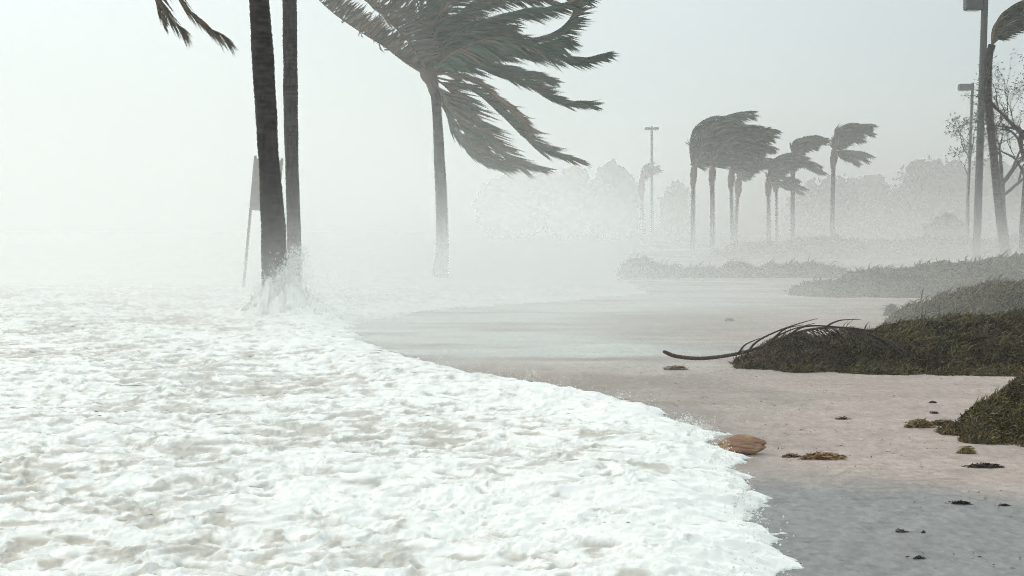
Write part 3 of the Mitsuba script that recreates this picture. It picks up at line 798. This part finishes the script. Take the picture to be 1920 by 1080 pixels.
plume(W(520, 612, 23.5), W(640, 595, 23.4), 9000, .13, .0025, .008)
plume(W(520, 595, 23.6), W(700, 575, 23.6), 6000, .24, .002, .005, .8)
plume(W(553, 575, 28.6), W(572, 492, 28.6), 3000, .12, .003, .010)
pts, rad, st = np.vstack(pts), np.concatenate(rad), np.vstack(st)
up = pts[:, 2] > 0.02
pts, rad, st = pts[up], rad[up], st[up]
put('splash', octa(pts, rad, unit(st) * rng.uniform(.1, .9, (len(st), 1))), 'spray_bsdf', label='burst of white water breaking against the foot of the nearest palm', cat='splash', kind='stuff')

# ------------------------------------------------------------------ trees far behind, and the bare tree
def branch_tree(k, p, d, length, radius, depth, rng, wood, tips, spread=.55, gnarl=.25):
    n = 7
    q, c = np.array(p, float), [np.array(p, float)]
    d = unit(d)
    for i in range(n):
        d = unit(d + rng.normal(size=3) * gnarl * .45 + np.array([.02, 0, .02]))
        q = q + d * length / n
        c.append(q.copy())
    wood.append(tube(np.array(c), np.linspace(radius, radius * .62, n + 1), 7 if depth > 2 else 5, cap=False))
    if depth == 0:
        tips.append((c[-1], d)); tips.append((c[4], d))
        return
    for i in range(rng.integers(2, 4)):
        dd = unit(d + rng.normal(size=3) * spread)
        j = n if i == 0 else rng.integers(3, n + 1)
        branch_tree(k, c[j], dd, length * rng.uniform(.62, .85), radius * .6, depth - 1, rng, wood, tips, spread, gnarl)


def bare_tree(label, limbs, y, seed, leaves=5, size=.16):
    k = thing('bare_tree', label, 'tree')
    rng = np.random.default_rng(seed)
    wood, tips = [], []
    for pts_, r0, r1, grow in limbs:
        c = spline([W(u, v_, y + d) for u, v_, d in pts_], 24)
        wood.append(tube(c, np.linspace(r0, r1, 24), 9, cap=False))
        for (t, dirn, L, depth) in grow:
            branch_tree(k, c[int(t * 23)], np.array(dirn, float), L, r1 * (.95 if t > .9 else .7), depth, rng, wood, tips)
    wv, wf = join(wood)
    put('trunk', (wv, wf), 'bark_bsdf', k, smooth=True)
    tp, td = np.array([t[0] for t in tips]), np.array([t[1] for t in tips])
    n = leaves * len(tips)
    b = np.repeat(tp, leaves, 0) + rng.normal(size=(n, 3)) * .13
    lv, lf = blades(b, np.repeat(td, leaves, 0) + rng.normal(size=(n, 3)) * .6 + np.array([.6, 0, 0]), rng.uniform(.6, 1.3, n) * size, np.full(n, size * .4), rng.normal(size=(n, 3)) * .3)
    put('crown', (lv, lf), 'foliage_bsdf', k, color=np.repeat(np.array([.06, .065, .045]) * (.6 + .8 * rng.random((n, 1))), 5, axis=0))
    return k


bare_tree('twiggy tree with a forked stem right of the leaning palm', [
    ([(1892, 500, 2), (1886, 450, 2), (1881, 400, 2), (1879, 345, 2)], .17, .11, [(1, (-.25, .1, 1), 1.3, 4), (1, (.7, 0, .9), 1.5, 4), (.9, (1, .2, .7), 1.6, 4)]),
], 60, 601, leaves=2, size=.09)
bare_tree('dark limbed tree at the right edge with its trunk mostly outside the picture', [
    ([(1924, 515, 0), (1921, 440, 0), (1926, 350, 0), (1932, 260, 0)], .22, .15, [(1, (.2, 0, 1), 1.4, 4), (.85, (-.6, .3, .9), 1.3, 4)]),
    ([(1932, 270, 0), (1905, 240, -.3), (1880, 215, -.5), (1858, 190, -.6)], .10, .03, [(.35, (-.3, .2, 1), 1.1, 4), (.55, (-.2, 0, 1), 1.0, 4), (.8, (.1, .2, 1), .9, 3), (.15, (.1, 0, 1), 1.1, 4)]),
    ([(1930, 250, 0), (1905, 242, .3), (1875, 236, .5)], .07, .03, [(.6, (-.4, 0, .5), .9, 4), (1, (-1, 0, -.1), .6, 3), (.4, (-.5, 0, -.6), .9, 4)]),
    ([(1926, 340, 0), (1905, 300, .4), (1880, 285, .6)], .06, .03, [(.5, (-.5, 0, .6), .9, 4), (1, (-.8, 0, .3), .7, 3)]),
], 54, 602, leaves=2, size=.09)
bare_tree('wispy sapling behind the two lamp posts at the right', [
    ([(1816, 470, 0), (1816, 380, 0), (1819, 300, 0)], .06, .04, [(.8, (-.3, 0, 1), .8, 3), (1, (.1, 0, 1), 1.0, 4), (1, (-.2, .2, .8), 1.0, 3)]),
], 74, 603, leaves=4, size=.14)


def leafy_tree(label, u, v_top, v_base, w, y, seed, n=530, name='leafy_tree', cat='tree', leaf=.5, group=None, trunk=True):
    """A round headed tree far off: trunk with limbs and a crown of many leaf clumps blown to the right."""
    rng = np.random.default_rng(seed)
    k = thing(name, label, cat, group)
    top, foot = W(u, v_top, y), W(u, v_base, y)
    foot[2] = -.05
    rx, H = PX(w, y) / 2, top[2] - foot[2]
    low = H * (.04 if trunk else 0.0)
    wood = []
    if trunk:
        wood.append(tube(spline([foot, foot + [.1, 0, H * .3], foot + [.3, 0, H * .6]], 12), np.linspace(.28, .12, 12), 8))
    clumps = []
    for i in range(44):
        a, r = rng.uniform(0, 2 * math.pi), math.sqrt(rng.random())
        z = low + (H - low) * rng.uniform(.12, .92) ** .85
        env = math.sqrt(max(0.05, 1 - ((z - low) / (H - low) * 1.9 - .75) ** 2 * .55))
        p_ = foot + np.array([math.cos(a) * r * rx * .85 * env, math.sin(a) * r * rx * .7 * env, z * .95])
        clumps.append((p_, rng.uniform(.11, .25) * min(2 * rx, H)))
        if trunk and i % 4 == 0:
            wood.append(tube(spline([foot + [.2, 0, H * .35], (foot + [.2, 0, H * .35] + p_) / 2 + [0, 0, .2], p_], 8), np.linspace(.09, .02, 8), 5))
    if wood:
        put('trunk', join(wood), 'bark_bsdf', k, smooth=True)
    per = n // 44
    b = np.vstack([p_ + unit(rng.normal(size=(per, 3))) * (r * 1.3 * rng.random((per, 1)) ** .45) * np.array([1.1, 1, .75]) for p_, r in clumps])
    b[:, 2] = np.maximum(b[:, 2], .05)
    d = rng.normal(size=b.shape) + np.array([.8, 0, 0])
    lv, lf = blades(b, d, rng.uniform(.5, 1.2, len(b)) * leaf, np.full(len(b), leaf * .5), rng.normal(size=b.shape) * .3)
    lc = np.tile([.105, .115, .09], (len(lv), 1))
    ball = trimesh.creation.icosphere(4)
    bv_ = np.array(ball.vertices)
    puff = .84 + .62 * (meshkit.fbm(bv_ * 1.5 + seed, 2, seed) - .5) + .55 * (meshkit.fbm(bv_ * 4.5 + seed, 3, seed + 1) - .5)
    mv = bv_ * puff[:, None] * np.array([rx * 1.08, rx * .8, (H - low) * .55]) + foot + np.array([.15 * rx, 0, low + (H - low) * .5])
    mf = np.array(ball.faces)
    mv[:, 2] = np.maximum(mv[:, 2], .02)
    cv, cf = join([(lv, lf), (mv, mf)])
    put('crown', (cv, cf), 'foliage_bsdf', k, smooth=True, color=np.vstack([lc, np.tile([.105, .115, .09], (len(mv), 1))]))
    return k


leafy_tree('broad tree in the mist left of the lamp posts, tallest of the far trees', 1745, 292, 455, 130, 118, 701, 880)
leafy_tree('misty tree behind the two lamp posts', 1838, 300, 455, 150, 125, 702, 880)
leafy_tree('rounded misty tree right of the rightmost far palm', 1615, 335, 455, 120, 125, 703)
leafy_tree('misty tree in the gap right of the rounded one', 1680, 352, 455, 110, 122, 704)
leafy_tree('misty tree behind the rightmost far palm', 1555, 330, 455, 90, 118, 705)
leafy_tree('misty tree between the two right hand palms of the far group', 1515, 345, 455, 80, 122, 711)
leafy_tree('faint round bush between the far lamp and the leftmost far palm', 1263, 336, 450, 60, 130, 706, 90)
leafy_tree('faint tree under the drooping fronds of the middle palm', 960, 318, 450, 150, 165, 708, 70, leaf=.9)
leafy_tree('faint tree right of the drooping fronds of the middle palm', 1060, 312, 450, 140, 165, 709, 70, leaf=.9)
leafy_tree('faint tree left of the small palm by the far lamp', 1140, 305, 450, 110, 160, 710, 70, leaf=.9)
leafy_tree('dark shrub at the foot of the misty trees left of the lamp posts', 1765, 402, 462, 75, 88, 712, 400, name='shrub', cat='shrub', leaf=.3, trunk=False)
leafy_tree('tree mass at the far right behind the bare branches', 1930, 310, 455, 130, 110, 713, 700)

# ------------------------------------------------------------------ haze: wind-driven spray, thick over the surf and low over the beach
X0, X1, Y0, Y1, Z0, Z1 = -325.0, 325.0, -22.0, 325.0, -1.2, 13.4
NX, NY, NZ = 520, 347, 42
hx = X0 + (np.arange(NX) + .5) / NX * (X1 - X0)
hy = Y0 + (np.arange(NY) + .5) / NY * (Y1 - Y0)
hz = Z0 + (np.arange(NZ) + .5) / NZ * (Z1 - Z0)
sm = lambda a, b, x: (lambda t: t * t * (3 - 2 * t))(np.clip((x - a) / (b - a), 0, 1))
HY, HX = np.meshgrid(hy, hx, indexing='ij')
shore = np.interp(HY, [0, 22, 40, 90, 330], [1, 2, 3.4, 7, 24])            # x of the water line
sea_side = 1 - sm(-5.5, 2.5, HX - shore)
z_ = np.maximum(hz, 0)[:, None, None]
lo_z = np.exp(-(z_ / 1.1) ** 1.2)
tall = np.exp(-(z_ / 5.0))
p3 = np.stack(np.meshgrid(hz[::3] * .35, hy[::2] / 6.0, hx[::2] / 11.0, indexing='ij'), -1)
nz3 = meshkit.fbm(p3, 3, 13)
nz3 = nd_zoom(nz3, (NZ / nz3.shape[0], NY / nz3.shape[1], NX / nz3.shape[2]), order=1)
nz3 = sm(.28, .72, nz3) * 1.3 + .3
ramp = sm(13.5, 31, HY)[None]
surf = sm(21, 31, HY)[None]
lull = (1 - .6 * np.exp(-((HX - 6) / 6) ** 2 - ((HY - 37) / 8) ** 2))[None]
dens = .0012 + ramp * .10 * lo_z * nz3 * lull + surf * sea_side[None] * .037 * tall * (1 - .45 * sm(60, 95, HY) * sm(-22, -6, HX))[None] * (.45 + .55 * nz3) + .009 * np.exp(-z_ / 5.5) * sm(24, 60, HY)[None] + .011 * np.exp(-z_ / 7) * sm(58, 78, HY)[None] \
    + (.035 * np.exp(-z_ / 6) * (sm(45, 110, HY) * (1 - sm(-45, -14, HX - shore)))[None]) \
    + .055 * np.exp(-z_ / 12) * (sm(90, 112, HY) * (1 - .9 * sm(116, 130, HY)) * sm(5, 18, HX))[None] + sm(20.5, 27, HY)[None] * sea_side[None] * .048 * lo_z
# spray torn off the tip of the receding wave and off the foot of the palms
for cx, cy, rx_, ry_, rz_, a_ in ((.2, 18.9, 2.6, 1.6, .6, .12), (-3.3, 23.8, 2.0, 1.4, 1.0, .12), (-1.5, 22.0, 2.6, 1.8, .7, .12), (0.8, 22.6, 4.8, 4.6, 1.35, .135), (-1.4, 20.2, 2.4, 1.8, .8, .12)):
    dens = dens + a_ * np.exp(-((HX - cx) / rx_) ** 2 - ((HY - cy) / ry_) ** 2)[None] * np.exp(-(z_ / rz_) ** 2)
dens = np.minimum(dens, .125).astype(np.float32)
scene['haze_medium'] = {
    'type': 'heterogeneous', 'albedo': {'type': 'rgb', 'value': [.984, .989, .989]},
    'sigma_t': {'type': 'gridvolume', 'grid': mi.VolumeGrid(dens[..., None]), 'filter_type': 'trilinear',
                'to_world': T().translate([X0, Y0, Z0]).scale([X1 - X0, Y1 - Y0, Z1 - Z0])},
    'phase': {'type': 'hg', 'g': 0.3},
}
scene['haze'] = {'type': 'cube', 'to_world': T().translate([(X0 + X1) / 2, (Y0 + Y1) / 2, (Z0 + Z1) / 2]).scale([(X1 - X0) / 2, (Y1 - Y0) / 2, (Z1 - Z0) / 2]),
                 'bsdf': {'type': 'null'}, 'interior': {'type': 'ref', 'id': 'haze_medium'}}
labels['haze'] = {'kind': 'stuff', 'label': 'wind driven spray and mist over the beach'}
